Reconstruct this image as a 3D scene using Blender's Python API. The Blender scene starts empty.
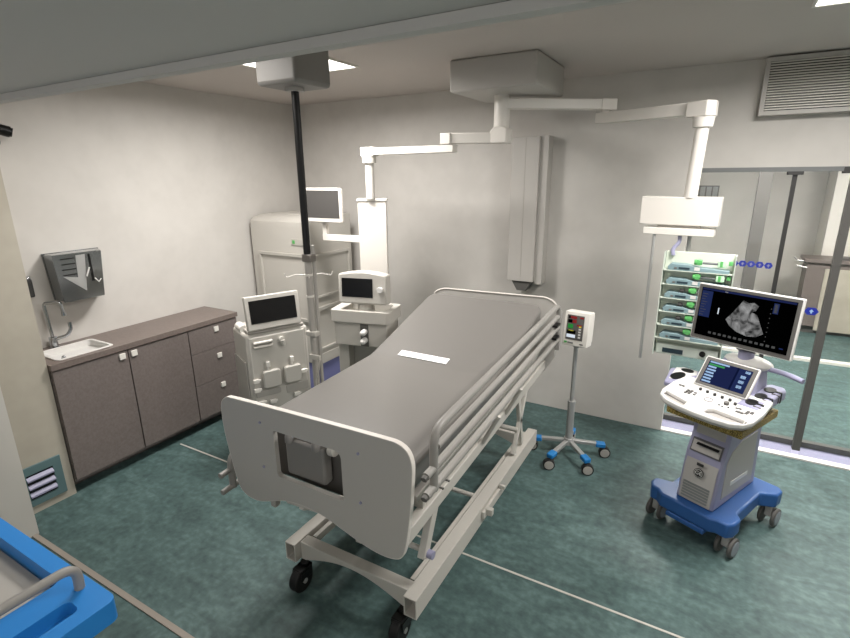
import bpy, bmesh, math, random
from mathutils import Vector, Matrix
from math import sin, cos, pi, radians
random.seed(4)
scene = bpy.context.scene
COL = scene.collection
MW = {}

# ---------------------------------------------------------------- materials
def lin(h):
    h = h.lstrip('#'); o = []
    for i in (0, 2, 4):
        v = int(h[i:i+2], 16)/255
        o.append(v/12.92 if v <= .04045 else ((v+.055)/1.055)**2.4)
    return (*o, 1)
def mat(name, col, rough=.5, metal=0, emit=0, bump=0, bscale=200, coat=0, spec=.4, ecol=None):
    m = bpy.data.materials.new(name); m.use_nodes = True
    nt = m.node_tree; b = nt.nodes['Principled BSDF']
    c = lin(col) if isinstance(col, str) else col
    b.inputs['Base Color'].default_value = c
    b.inputs['Roughness'].default_value = rough
    b.inputs['Metallic'].default_value = metal
    b.inputs['Specular IOR Level'].default_value = spec
    b.inputs['Coat Weight'].default_value = coat
    if emit:
        b.inputs['Emission Color'].default_value = lin(ecol) if ecol else c
        b.inputs['Emission Strength'].default_value = emit
    if bump:
        n = nt.nodes.new('ShaderNodeTexNoise'); n.inputs['Scale'].default_value = bscale; n.inputs['Detail'].default_value = 4
        t = nt.nodes.new('ShaderNodeTexCoord'); nt.links.new(t.outputs['Object'], n.inputs['Vector'])
        bp = nt.nodes.new('ShaderNodeBump'); bp.inputs['Strength'].default_value = bump; bp.inputs['Distance'].default_value = .002
        nt.links.new(n.outputs['Fac'], bp.inputs['Height']); nt.links.new(bp.outputs['Normal'], b.inputs['Normal'])
    return m
def noise_mat(name, cols, scale, rough=.5, detail=8, stretch=(1, 1, 1), dist=0.0, scale2=None, spec=.5):
    m = bpy.data.materials.new(name); m.use_nodes = True
    nt = m.node_tree; b = nt.nodes['Principled BSDF']; b.inputs['Roughness'].default_value = rough
    b.inputs['Specular IOR Level'].default_value = spec
    t = nt.nodes.new('ShaderNodeTexCoord'); mp = nt.nodes.new('ShaderNodeMapping'); mp.inputs['Scale'].default_value = stretch
    nt.links.new(t.outputs['Object'], mp.inputs['Vector'])
    n = nt.nodes.new('ShaderNodeTexNoise'); n.inputs['Scale'].default_value = scale; n.inputs['Detail'].default_value = detail
    n.inputs['Roughness'].default_value = .65; n.inputs['Distortion'].default_value = dist
    nt.links.new(mp.outputs['Vector'], n.inputs['Vector'])
    fac = n.outputs['Fac']
    if scale2:
        n2 = nt.nodes.new('ShaderNodeTexNoise'); n2.inputs['Scale'].default_value = scale2; n2.inputs['Detail'].default_value = 3
        nt.links.new(t.outputs['Object'], n2.inputs['Vector'])
        mx = nt.nodes.new('ShaderNodeMix'); mx.data_type = 'FLOAT'; mx.inputs['Factor'].default_value = .4
        nt.links.new(fac, mx.inputs['A']); nt.links.new(n2.outputs['Fac'], mx.inputs['B']); fac = mx.outputs['Result']
    r = nt.nodes.new('ShaderNodeValToRGB'); e = r.color_ramp.elements
    e[0].position = .36; e[1].position = .66; e[0].color = lin(cols[0]); e[1].color = lin(cols[-1])
    for i, c in enumerate(cols[1:-1]):
        q = e.new(.36+.3*(i+1)/(len(cols)-1)); q.color = lin(c)
    nt.links.new(fac, r.inputs['Fac']); nt.links.new(r.outputs['Color'], b.inputs['Base Color'])
    return m
M = dict(
    floor=noise_mat('teal vinyl', ['#3a4b4a', '#4a5f5d', '#607674'], 3.2, .5, 10, (1.0, 2.4, 1), .8, 26, .3),
    wall=noise_mat('painted wall', ['#c0bcb6', '#c4c0ba', '#c7c3bd'], 3, .85, 3, spec=.2),
    cream=noise_mat('cream wall', ['#a39d90', '#a8a295', '#ada79a'], 3, .8, 3, spec=.2),
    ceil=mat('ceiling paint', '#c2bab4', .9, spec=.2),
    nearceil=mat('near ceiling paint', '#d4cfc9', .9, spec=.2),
    cab=noise_mat('brown grey laminate', ['#6b625e', '#716864', '#766d69'], 60, .45, 3),
    wtop=noise_mat('worktop laminate', ['#6b605b', '#70655f', '#756a64'], 60, .4, 3),
    dark=mat('dark gap', '#1c1a19', .7),
    white=mat('white enamel', '#dedad2', .4),
    device=mat('device plastic', '#b9b5ad', .45),
    devshade=mat('device panel plastic', '#a5a19a', .5),
    pend=mat('pendant enamel', '#d8d3cb', .4),
    pendbox=mat('pendant housing', '#b0aca6', .5),
    bedgrey=mat('bed board laminate', '#b3afa9', .5, bump=.08),
    bededge=mat('bed board edge', '#d9d3cb', .4),
    frame=mat('bed frame enamel', '#bcb8b0', .4),
    railm=mat('bed rail metal', '#8f8c87', .38, 0),
    matt=mat('mattress vinyl', '#74716d', .3, spec=.5),
    paper=mat('white paper', '#ffffff', .6),
    steel=mat('brushed steel', '#acacaa', .35, .45),
    chrome=mat('chrome', '#b8bcc0', .12, 1.0),
    dispenser=mat('polished dispenser steel', '#8c9092', .15, .95),
    black=mat('black plastic', '#0b0b0b', .4),
    rubber=mat('rubber', '#151515', .6),
    screen=mat('dark screen glass', '#0e0e0f', .2),
    greyscreen=mat('grey screen glass', '#4a4846', .25),
    blue=mat('blue plastic', '#277cc4', .4),
    bluedk=mat('blue cart plastic', '#2b5590', .4),
    bluefoot=mat('blue foot plastic', '#2377b8', .4),
    plinth=mat('blue plinth', '#7d7fb0', .6),
    lilac=mat('lilac plastic', '#9392ab', .4),
    uswhite=mat('console white plastic', '#d4d2ce', .35),
    usgrey=mat('cart grey plastic', '#a8a4a0', .45),
    usdark=mat('cart dark trim', '#57565a', .5),
    whl=mat('wheel grey', '#8b9198', .5),
    green=mat('green plastic', '#5fae63', .4),
    greenlt=mat('pale green plastic', '#bfe3c0', .4),
    pumpw=mat('pump white', '#cdd5c9', .4),
    pumpb=mat('pump blue grey', '#7f979c', .4),
    pumpd=mat('pump display', '#2c3c44', .3),
    rackm=mat('rack backplate', '#d3d9ca', .5),
    ctrl=mat('control box plastic', '#7f7c78', .5),
    toprail=mat('top rail', '#6f7170', .5),
    polebox=mat('pole housing', '#86837f', .5),
    alu=mat('aluminium', '#8d8f8f', .35, .6),
    frameg=mat('glazing frame', '#5d5b58', .5, .2),
    frameb=mat('glazing post', '#3a3938', .5, .2),
    tealmet=mat('vent frame', '#587072', .45),
    strip=mat('floor strip', '#8f877d', .5),
    seam=mat('floor seam', '#b8b5ac', .6),
    jamb=mat('door frame paint', '#c2beb6', .5),
    sticker=mat('blue sticker', '#1d2f9a', .5),
    tray=noise_mat('speckled gold tray', ['#3a2f12', '#8a7434', '#c0aa62'], 220, .5, 2),
    brass=mat('worn metal', '#8a8580', .35, .8),
    poster=mat('screen picture blue', '#3b6ee0', .5, emit=.8),
)
def emis(name, col, s):
    m = bpy.data.materials.new(name); m.use_nodes = True; nt = m.node_tree; nt.nodes.clear()
    e = nt.nodes.new('ShaderNodeEmission'); o = nt.nodes.new('ShaderNodeOutputMaterial')
    e.inputs['Color'].default_value = lin(col); e.inputs['Strength'].default_value = s
    nt.links.new(e.outputs[0], o.inputs[0]); return m
LAMP = 5.0; SKY = 1.0; WATT = 58; SPREAD = 172
M['lamp'] = emis('lamp diffuser', '#fffaf4', LAMP)
M['fillnear'] = emis('entrance fill diffuser', '#fff6ec', 12.0)  # glow for the added entrance panel
M['fillcor'] = emis('corridor fill diffuser', '#fffaf4', 95.0)  # glow for the panels added in the corridor
for n, c, s in (('e_white', '#dfe8f2', .9), ('e_lblue', '#a9c9ee', .9), ('e_green', '#4fb56a', .7), ('e_navy', '#2b3566', .5), ('e_navy2', '#17214a', .5),
                ('e_red', '#b03a3a', .5), ('e_yel', '#d9cf4a', .9), ('e_grn', '#37a047', .6), ('e_panel', '#4a5f96', .5), ('e_bar', '#313f74', .5), ('e_grey', '#aaaaaa', .7),
                ('e_black', '#050505', .3), ('e_mgrey', '#6a6a6a', .5)):
    M[n] = emis(n, c, s)
def glass():
    m = bpy.data.materials.new('clear pane'); m.use_nodes = True; nt = m.node_tree; nt.nodes.clear()
    t = nt.nodes.new('ShaderNodeBsdfTransparent'); g = nt.nodes.new('ShaderNodeBsdfGlossy'); mx = nt.nodes.new('ShaderNodeMixShader')
    t.inputs['Color'].default_value = (.93, .94, .94, 1); g.inputs['Roughness'].default_value = .03
    mx.inputs[0].default_value = .03; o = nt.nodes.new('ShaderNodeOutputMaterial')
    nt.links.new(t.outputs[0], mx.inputs[1]); nt.links.new(g.outputs[0], mx.inputs[2]); nt.links.new(mx.outputs[0], o.inputs[0]); return m
M['glass'] = glass()
def scanmat():
    m = bpy.data.materials.new('scan image'); m.use_nodes = True; nt = m.node_tree; nt.nodes.clear()
    t = nt.nodes.new('ShaderNodeTexCoord'); n = nt.nodes.new('ShaderNodeTexNoise'); n.inputs['Scale'].default_value = 22; n.inputs['Detail'].default_value = 6
    n.inputs['Distortion'].default_value = 1.0
    r = nt.nodes.new('ShaderNodeValToRGB'); r.color_ramp.elements[0].position = .33; r.color_ramp.elements[1].position = .75
    r.color_ramp.elements[0].color = (.02, .02, .02, 1); r.color_ramp.elements[1].color = (.4, .4, .4, 1)
    e = nt.nodes.new('ShaderNodeEmission'); o = nt.nodes.new('ShaderNodeOutputMaterial')
    nt.links.new(t.outputs['Object'], n.inputs['Vector']); nt.links.new(n.outputs['Fac'], r.inputs['Fac']); nt.links.new(r.outputs['Color'], e.inputs['Color'])
    e.inputs['Strength'].default_value = .9; nt.links.new(e.outputs[0], o.inputs[0]); return m
M['scan'] = scanmat()

# ---------------------------------------------------------------- mesh builder
def rrect(x0, x1, y0, y1, r, n=6):
    rs = r if isinstance(r, (tuple, list)) else (r,)*4      # order: x1y0, x1y1, x0y1, x0y0
    out = []
    for (cx, cy, a, rr) in ((x1, y0, -90, rs[0]), (x1, y1, 0, rs[1]), (x0, y1, 90, rs[2]), (x0, y0, 180, rs[3])):
        sx = 1 if cx == x1 else -1; sy = 1 if cy == y1 else -1
        if rr <= 0: out.append((cx, cy)); continue
        ox, oy = cx-sx*rr, cy-sy*rr
        for i in range(n+1):
            t = radians(a+90*i/n); out.append((ox+rr*cos(t), oy+rr*sin(t)))
    return out
class MB:
    def __init__(s): s.b = bmesh.new()
    def box(s, x0, x1, y0, y1, z0, z1, m=None):
        r = bmesh.ops.create_cube(s.b, size=1); v = r['verts']
        T = Matrix.Translation(((x0+x1)/2, (y0+y1)/2, (z0+z1)/2)) @ Matrix.Diagonal((abs(x1-x0), abs(y1-y0), abs(z1-z0), 1))
        bmesh.ops.transform(s.b, matrix=(m @ T if m else T), verts=v); return s
    def beam(s, p0, p1, w, h, up=(0, 0, 1)):
        p0 = Vector(p0); p1 = Vector(p1); d = p1-p0; L = d.length; d.normalize(); u = Vector(up)
        x = d.cross(u)
        if x.length < 1e-4: x = d.cross(Vector((1, 0, 0)))
        x.normalize(); z = x.cross(d)
        R = Matrix((x, d, z)).transposed().to_4x4()
        return s.box(-w/2, w/2, 0, L, -h/2, h/2, Matrix.Translation(p0) @ R)
    def cyl(s, p0, p1, r0, r1=None, seg=24):
        p0 = Vector(p0); p1 = Vector(p1); d = p1-p0
        r = bmesh.ops.create_cone(s.b, cap_ends=True, segments=seg, radius1=r0, radius2=r0 if r1 is None else r1, depth=d.length)
        T = Matrix.Translation((p0+p1)/2) @ d.to_track_quat('Z', 'Y').to_matrix().to_4x4()
        bmesh.ops.transform(s.b, matrix=T, verts=r['verts']); return s
    def sph(s, c, r, sc=(1, 1, 1), seg=20):
        q = bmesh.ops.create_uvsphere(s.b, u_segments=seg, v_segments=seg//2, radius=r)
        bmesh.ops.transform(s.b, matrix=Matrix.Translation(c) @ Matrix.Diagonal((*sc, 1)), verts=q['verts']); return s
    def plate(s, outer, axis, a0, a1, holes=(), m=None):
        def P(p, a):
            if axis == 'z': return (p[0], p[1], a)
            if axis == 'y': return (p[0], a, p[1])
            return (a, p[0], p[1])
        b = bmesh.new(); loops = []
        for L in (outer, *holes):
            vs = [b.verts.new(P(p, a0)) for p in L]; loops.append(vs)
            for i in range(len(vs)): b.edges.new((vs[i], vs[(i+1) % len(vs)]))
        if holes: bmesh.ops.triangle_fill(b, edges=b.edges[:], use_beauty=True)
        else: b.faces.new(loops[0])
        g = bmesh.ops.extrude_face_region(b, geom=b.faces[:])
        off = Vector(P((0, 0), a1-a0))
        bmesh.ops.translate(b, vec=off, verts=[v for v in g['geom'] if isinstance(v, bmesh.types.BMVert)])
        # keep the first cap
        if not any(True for f in b.faces if all(abs((v.co-Vector(v.co)).length) < 1 for v in f.verts)): pass
        bmesh.ops.recalc_face_normals(b, faces=b.faces[:])
        if m: bmesh.ops.transform(b, matrix=m, verts=b.verts[:])
        me = bpy.data.meshes.new('t'); b.to_mesh(me); b.free(); s.b.from_mesh(me); bpy.data.meshes.remove(me); return s
    def tube(s, pts, r, seg=12, closed=False):
        pts = [Vector(p) for p in pts]; n = len(pts); rings = []
        up = None
        for i, p in enumerate(pts):
            if closed: t = (pts[(i+1) % n]-pts[i-1])
            else: t = (pts[min(i+1, n-1)]-pts[max(i-1, 0)])
            t.normalize()
            if up is None:
                up = t.cross(Vector((0, 0, 1)))
                if up.length < .05: up = t.cross(Vector((1, 0, 0)))
            up = (up - t*up.dot(t)).normalized(); w = t.cross(up)
            rings.append([s.b.verts.new(p+(up*cos(2*pi*k/seg)+w*sin(2*pi*k/seg))*r) for k in range(seg)])
        for i in range(n if closed else n-1):
            A = rings[i]; B = rings[(i+1) % n]
            for k in range(seg): s.b.faces.new((A[k], A[(k+1) % seg], B[(k+1) % seg], B[k]))
        if not closed: s.b.faces.new(rings[0][::-1]); s.b.faces.new(rings[-1])
        return s
    def warp(s, f):
        for v in s.b.verts: v.co = Vector(f(v.co))
        return s
    def obj(s, name, m, parent=None, bevel=0, world=False, angle=35, seg=2):
        if world and parent is not None:
            bmesh.ops.transform(s.b, matrix=MW[parent.name].inverted(), verts=s.b.verts[:])
        bmesh.ops.recalc_face_normals(s.b, faces=s.b.faces[:])
        me = bpy.data.meshes.new(name); s.b.to_mesh(me); s.b.free()
        for p in me.polygons: p.use_smooth = True
        me.set_sharp_from_angle(angle=radians(angle))
        me.materials.append(M[m] if isinstance(m, str) else m)
        o = bpy.data.objects.new(name, me); COL.objects.link(o)
        if parent: o.parent = parent
        MW[o.name] = MW[parent.name] if parent else Matrix()
        if bevel:
            md = o.modifiers.new('edge', 'BEVEL'); md.width = bevel; md.segments = seg; md.limit_method = 'ANGLE'; md.angle_limit = radians(40); md.harden_normals = False
        return o
def smoothpath(pts, r, n=5):
    pts = [Vector(p) for p in pts]; out = [pts[0]]
    for i in range(1, len(pts)-1):
        a = (pts[i-1]-pts[i]); b = (pts[i+1]-pts[i]); ra = min(r, a.length*.45); rb = min(r, b.length*.45)
        A = pts[i]+a.normalized()*ra; B = pts[i]+b.normalized()*rb
        for k in range(n+1):
            t = k/n; out.append(A*(1-t)**2+pts[i]*2*t*(1-t)+B*t*t)
    out.append(pts[-1]); return out
def thing(name, label, cat, loc=(0, 0, 0), rz=0, group=None):
    o = bpy.data.objects.new(name, None); COL.objects.link(o); o.empty_display_size = .1
    o.location = loc; o.rotation_euler = (0, 0, radians(rz))
    MW[o.name] = Matrix.Translation(loc) @ Matrix.Rotation(radians(rz), 4, 'Z')
    o['label'] = label; o['category'] = cat
    if group: o['group'] = group
    return o
def tag(o, label, cat, group=None):
    o['label'] = label; o['category'] = cat
    if group: o['group'] = group
    return o
def struct(name, mb, m, parent=None, bevel=0):
    o = mb.obj(name, m, parent, bevel, world=bool(parent))
    if not parent: o['kind'] = 'structure'
    return o
def text(name, s, size, m, parent, mtx, depth=.0006):
    cu = bpy.data.curves.new('t', 'FONT'); cu.body = s; cu.size = size; cu.extrude = depth; cu.align_x = 'CENTER'; cu.align_y = 'CENTER'
    ob = bpy.data.objects.new('t', cu); COL.objects.link(ob)
    dg = bpy.context.evaluated_depsgraph_get(); me = bpy.data.meshes.new_from_object(ob.evaluated_get(dg))
    bpy.data.objects.remove(ob); bpy.data.curves.remove(cu)
    me.transform(mtx); me.materials.clear(); me.materials.append(M[m])
    o = bpy.data.objects.new(name, me); COL.objects.link(o); o.parent = parent; MW[o.name] = MW[parent.name]
    return o

# ---------------------------------------------------------------- room shell
H = 2.745; XL = -3.90; YB = 4.18; XR = 3.0; HN = 2.37; YN = 1.05
struct('floor', MB().box(-4.1, 4.2, -2.2, 9.6, -.1, 0), 'floor')
struct('wall_left', MB().box(XL-.15, XL, 1.0, YB+.15, 0, H), 'wall')
struct('wall_back', MB().box(XL, -.145, YB, YB+.15, 0, H), 'wall')
struct('wall_back_upper', MB().box(-.145, XR, YB, YB+.15, 2.075, H), 'wall')
struct('wall_right', MB().box(XR, XR+.15, -2.1, YB+.15, 0, H), 'wall')
struct('wall_left_return', MB().box(XL, -3.51, 1.05, 1.375, 0, H), 'cream')
struct('ceiling', MB().box(XL-.15, XR+.15, 1.10, YB+.15, H, H+.1), 'ceil')
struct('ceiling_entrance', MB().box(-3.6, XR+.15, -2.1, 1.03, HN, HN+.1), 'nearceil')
struct('wall_front', MB().box(-4.05, -3.28, .93, 1.05, 0, HN).box(-4.05, XR+.15, 1.03, 1.10, HN+.001, H+.1), 'jamb')
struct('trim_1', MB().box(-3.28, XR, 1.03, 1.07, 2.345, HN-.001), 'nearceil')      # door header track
struct('trim_2', MB().box(-3.28, XR, 1.012, 1.04, .0, .006), 'strip')                # threshold strip
struct('trim_3', MB().box(-3.47, 2.9, 2.120, 2.132, .0, .0025), 'seam')             # floor seam
struct('trim_4', MB().box(-3.42, -3.40, .915, .93, 0, HN).box(-3.30, -3.28, .90, .93, 0, HN), 'jamb')
struct('wall_entrance_left', MB().box(-3.6, -3.45, -2.1, .93, 0, HN), 'jamb')
struct('wall_entrance_back', MB().plate(rrect(-3.6, XR+.15, 0, HN+.1, 0), 'y', -2.2, -2.1, [rrect(-2.9, 2.3, .8, 2.3, 0)]), 'wall')  # opening cut for the added fill window
wb = bpy.data.objects.new('fill_window', None); COL.objects.link(wb); wb['kind'] = 'structure'; MW['fill_window'] = Matrix()  # unseen window added behind the camera to brighten the room
struct('fill_window_frame', MB().plate(rrect(-2.9, 2.3, .8, 2.3, 0), 'y', -2.19, -2.11, [rrect(-2.86, -.33, .84, 2.26, 0), rrect(-.27, 2.26, .84, 2.26, 0)]), 'white', wb)
# corridor beyond the glazing
struct('wall_corridor_back', MB().box(-3.2, 4.2, 8.9, 9.05, 0, 3), 'wall')
struct('wall_corridor_left', MB().box(-3.2, -3.05, YB+.15, 8.9, 0, 3), 'wall')
struct('wall_corridor_right', MB().box(4.05, 4.2, YB+.15, 8.9, 0, 3), 'wall')
struct('ceiling_corridor', MB().box(-3.2, 4.2, YB+.15, 9.05, 2.8, 2.9), 'ceil')
struct('wall_corridor_pillar', MB().box(.40, .53, 6.85, 6.95, 0, 2.8), 'frameg')
struct('wall_corridor_column', MB().box(1.32, 2.3, 8.3, 8.9, 0, 2.8), 'white')
struct('trim_5', MB().box(-2.9, 4.0, 6.64, 6.72, 0, .03), 'white')
# glazing: window_1
win = bpy.data.objects.new('window_1', None); COL.objects.link(win); win['kind'] = 'structure'; MW['window_1'] = Matrix()
win.location = (0, 0, 0)
struct('top_rail', MB().box(-.145, XR, YB, YB+.05, 2.045, 2.075), 'toprail', win)
struct('rail_clip', MB().box(.40, .485, YB-.012, YB+.06, 2.025, 2.047), 'frameb', win)
struct('rail_clip', MB().box(.69, .90, YB-.012, YB+.06, 2.032, 2.072), 'frameb', win)
struct('mullion', MB().box(.432, .457, YB+.01, YB+.04, .07, 2.03), 'frameb', win)
struct('mullion', MB().box(.735, .782, YB+.0, YB+.04, .07, 2.05), 'frameg', win)
struct('mullion', MB().box(1.9, 1.95, YB+.0, YB+.04, .07, 2.05), 'frameg', win)
struct('bottom_frame', MB().box(-.145, XR, YB+.20, YB+.25, .0, .055), 'frameg', win)
struct('pane', MB().box(-.145, .432, YB+.02, YB+.028, .03, 2.045).box(.457, .735, YB+.02, YB+.028, .03, 2.045).box(.782, 1.9, YB+.02, YB+.028, .03, 2.045).box(1.95, XR, YB+.02, YB+.028, .03, 2.045), 'glass', win)
struct('sill_strip', MB().box(-.145, XR, YB-.005, YB+.055, 0, .012), 'uswhite', win)
struct('sill_plate', MB().box(-.145, XR, YB+.056, YB+.2, 0, .012), 'lilac', win)

# ---------------------------------------------------------------- ceiling lamps, some added as fill
def lamp(x0, x1, y0, y1, z, m, label, group=None):
    cx, cy = (x0+x1)/2, (y0+y1)/2
    if m == 'lamp':
        L = bpy.data.lights.new('panel_light', 'AREA'); L.shape = 'RECTANGLE'; L.size = x1-x0-.03; L.size_y = y1-y0-.03
        L.energy = WATT if y0 > 2 else WATT*.2; L.color = (1, .972, .945); L.spread = radians(SPREAD)
        lo = bpy.data.objects.new('panel_light', L); COL.objects.link(lo); lo.location = (cx, cy, z-.014)
    t = thing('ceiling_lamp', label, 'ceiling lamp', (cx, cy, z), 0, group)
    MB().plate(rrect(x0, x1, y0, y1, 0), 'z', z-.012, z-.0005, [rrect(x0+.012, x1-.012, y0+.012, y1-.012, 0)]).obj('lamp_frame', 'white', t, world=True)
    MB().box(x0+.012, x1-.012, y0+.012, y1-.012, z-.008, z-.001).obj('diffuser', m, t, world=True)
lamp(-2.74, -2.16, 2.37, 2.95, H, 'lamp', 'square glowing ceiling panel behind the left ceiling pole housing')
lamp(.26, .84, 2.42, 2.99, H, 'lamp', 'square glowing ceiling panel in front of the wall ventilation grille')
lamp(-2.74, -2.16, 1.30, 1.88, H, 'lamp', 'added unseen fill panel on the ceiling behind the door header on the left')  # added out of sight for brightness, left side
lamp(.26, .84, 1.30, 1.88, H, 'lamp', 'added unseen fill panel on the ceiling behind the door header on the right')  # matching panel added out of sight for brightness, right side
lamp(-.6, .6, -1.6, -.9, HN, 'fillnear', 'wide glowing fill panel added unseen in the entrance ceiling', )  # unseen panel added to raise the brightness from the entrance
lamp(-.4, .5, 5.4, 6.0, 2.8, 'fillcor', 'added unseen fill panel on the corridor ceiling beyond the glass, near the left')  # unseen panel added to brighten the corridor
lamp(1.6, 2.5, 5.4, 6.0, 2.8, 'fillcor', 'added unseen fill panel on the corridor ceiling beyond the glass, farther right')  # second unseen corridor panel, also added for brightness

# ---------------------------------------------------------------- base cabinets
def handle(x, y, z, parent):
    return MB().box(x, x+.012, y-.021, y+.021, z-.021, z+.021).obj('handle', 'white', parent, .002, world=True)
XF = -3.50
def cabinet(y0, y1, label, doors, drawers):
    t = thing('base_cabinet', label, 'cabinet', (XL+.21, (y0+y1)/2, 0), 0, None)
    MB().box(XL+.002, XF, y0, y1, .08, .885).box(XL+.002, -3.62, y0, y1, 0.0, .08).obj('body', 'cab', t, world=True)
    for (a, b, hy, hz) in doors:
        d = MB().box(XF+.001, XF+.02, a, b, .105, .880).obj('door', 'cab', t, .0015, world=True); handle(XF+.02, hy, hz, d)
    for (z0, z1, hz) in drawers:
        d = MB().box(XF+.001, XF+.02, y0+.003, y1-.003, z0, z1).obj('drawer', 'cab', t, .0015, world=True); handle(XF+.02, 2.595, hz, d)
cabinet(1.380, 1.860, 'brown grey base cabinet under the sink with one tall door', [(1.383, 1.857, 1.815, .845)], [])
cabinet(1.862, 2.338, 'middle brown grey base cabinet with one tall door', [(1.865, 2.335, 1.90, .845)], [])
cabinet(2.340, 2.815, 'brown grey drawer cabinet with three drawers at the far end', [], [(.105, .40, .337), (.404, .672, .603), (.676, .880, .835)])
sx0, sx1, sy0, sy1 = -3.81, -3.515, 1.44, 1.80
w = MB().plate(rrect(XL+.001, -3.47, 1.378, 2.82, 0), 'z', .888, .926, [rrect(sx0+.01, sx1-.01, sy0+.01, sy1-.01, .02)]).obj('worktop', 'wtop')
tag(w, 'continuous brown grey worktop over the three cabinets', 'worktop')
t = thing('sink', 'shallow white rectangular sink set into the brown worktop', 'sink', ((sx0+sx1)/2, (sy0+sy1)/2, .80))
MB().plate(rrect(sx0, sx1, sy0, sy1, .03), 'z', .9265, .934, [rrect(sx0+.018, sx1-.018, sy0+.018, sy1-.018, .03)]).obj('rim', 'uswhite', t, .002, world=True)
MB().plate(rrect(sx0+.0125, sx1-.0125, sy0+.0125, sy1-.0125, .028), 'z', .889, .9262, [rrect(sx0+.018, sx1-.018, sy0+.018, sy1-.018, .03)]).plate(rrect(sx0+.0125, sx1-.0125, sy0+.0125, sy1-.0125, .028), 'z', .886, .8895).obj('basin', 'uswhite', t, world=True)
MB().cyl((-3.64, 1.53, .8896), (-3.64, 1.53, .9), .016).sph((-3.64, 1.53, .905), .012).obj('plug', 'chrome', t, world=True)
t = thing('mixer_tap', 'chrome angular mixer tap standing behind the white sink', 'tap', (-3.85, 1.58, .926))
MB().cyl((-3.85, 1.58, .926), (-3.85, 1.58, 1.0), .024).cyl((-3.85, 1.58, .926), (-3.85, 1.58, .932), .032).obj('base', 'chrome', t, world=True)
MB().tube(smoothpath([(-3.85, 1.58, 1.0), (-3.85, 1.57, 1.24), (-3.77, 1.635, 1.245), (-3.765, 1.64, 1.17)], .02), .011).cyl((-3.765, 1.64, 1.175), (-3.765, 1.64, 1.15), .014).obj('spout', 'chrome', t, world=True)
MB().tube(smoothpath([(-3.84, 1.59, .985), (-3.80, 1.65, 1.0), (-3.79, 1.675, 1.04), (-3.79, 1.675, 1.09)], .02), .012).obj('lever', 'chrome', t, world=True)

# dispenser on left wall
t = thing('towel_dispenser', 'polished steel folded towel dispenser on the left wall above the tap', 'dispenser', (XL, 1.8, 1.4))
MB().plate([(1.64, 1.245), (1.90, 1.245), (1.90, 1.565), (1.62, 1.565)], 'x', -3.72, -3.715).plate([(1.66, 1.24), (1.99, 1.24), (2.0, 1.562), (1.64, 1.562)], 'x', XL+.001, -3.88).obj('back_plate', 'dispenser', t, world=True)
MB().plate([(1.66, 1.24), (1.91, 1.24), (1.94, 1.56), (1.64, 1.56)], 'x', -3.88, -3.73).warp(lambda c: (c.x, c.y+(.06*(-3.73-c.x)/.15 if c.y > 1.8 else 0), c.z)).obj('body', 'dispenser', t, .006, world=True)
for k in range(4):
    MB().box(-3.714, -3.711, 1.665, 1.75, 1.53-.036*k, 1.537-.036*k).obj('vent_slot', 'black', t, world=True)
MB().plate([(1.66, 1.42), (1.79, 1.30), (1.82, 1.55), (1.76, 1.55), (1.75, 1.40)], 'x', -3.714, -3.711).obj('towel_window', 'steel', t, world=True)
MB().box(-3.714, -3.708, 1.84, 1.85, 1.36, 1.55).obj('lock_bar', 'black', t, world=True)
MB().tube([(-3.70, 1.80, 1.40), (-3.695, 1.825, 1.46)], .005, 8).tube([(-3.70, 1.85, 1.38), (-3.695, 1.87, 1.35), (-3.70, 1.89, 1.37)], .004, 8).obj('clip', 'uswhite', t, world=True)
t = thing('soap_dispenser', 'slim dark soap dispenser at the edge of the cream wall', 'dispenser', (XL, 1.5, 1.3))
MB().box(XL, -3.84, 1.48, 1.535, 1.295, 1.415).obj('body', 'frameb', t, .008, world=True)
MB().box(XL, XL+.006, 1.47, 1.55, 1.285, 1.43).obj('back_plate', 'steel', t, world=True)
MB().box(-3.86, -3.835, 1.49, 1.525, 1.416, 1.43).obj('spout', 'chrome', t, .003, world=True)
# security camera
t = thing('security_camera', 'black bullet camera on the left wall near the top left', 'camera', (XL, 1.55, 2.3))
MB().cyl((-3.86, 1.43, 2.37), (-3.81, 1.585, 2.325), .033).cyl((-3.81, 1.585, 2.325), (-3.807, 1.595, 2.322), .027).obj('body', 'black', t, world=True)
MB().tube(smoothpath([(XL, 1.52, 2.27), (-3.86, 1.52, 2.27), (-3.85, 1.50, 2.34)], .03), .014).cyl((XL, 1.52, 2.27), (XL+.012, 1.52, 2.27), .035).obj('bracket', 'black', t, world=True)
# vent in the cream wall
t = thing('wall_vent', 'low teal framed air vent in the cream wall beside the cabinets', 'vent', (-3.55, 1.21, .15))
MB().plate(rrect(1.09, 1.325, .055, .325, 0), 'x', -3.509, -3.497, [rrect(1.125, 1.275, .10, .27, 0)]).obj('frame', 'tealmet', t, .002, world=True)
MB().box(-3.509, -3.507, 1.122, 1.278, .098, .272).obj('backing', 'black', t, world=True)
for k in range(3):
    z = .125+.055*k
    MB().plate([(-3.506, z+.014), (-3.506, z+.022), (-3.488, z+.004), (-3.488, z-.006)], 'y', 1.126, 1.274).obj('slat', 'lilac', t, world=True)
# big grille high on the back wall
t = thing('ventilation_grille', 'large slatted ventilation grille high on the back wall above the glass', 'vent', (.9, YB, 2.55))
MB().plate(rrect(.175, 1.5, 2.395, 2.735, 0), 'y', YB-.10, YB-.001, [rrect(.20, 1.475, 2.42, 2.71, 0)]).obj('frame', 'pendbox', t, world=True)
MB().box(.199, 1.476, YB-.02, YB-.0015, 2.419, 2.711).obj('backing', 'dark', t, world=True)
for k in range(19):
    z = 2.426+.0152*k
    MB().plate([(YB-.095, z), (YB-.093, z+.0075), (YB-.04, z+.018), (YB-.04, z+.0165)], 'x', .201, 1.474).obj('slat', 'white', t, world=True)
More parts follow.
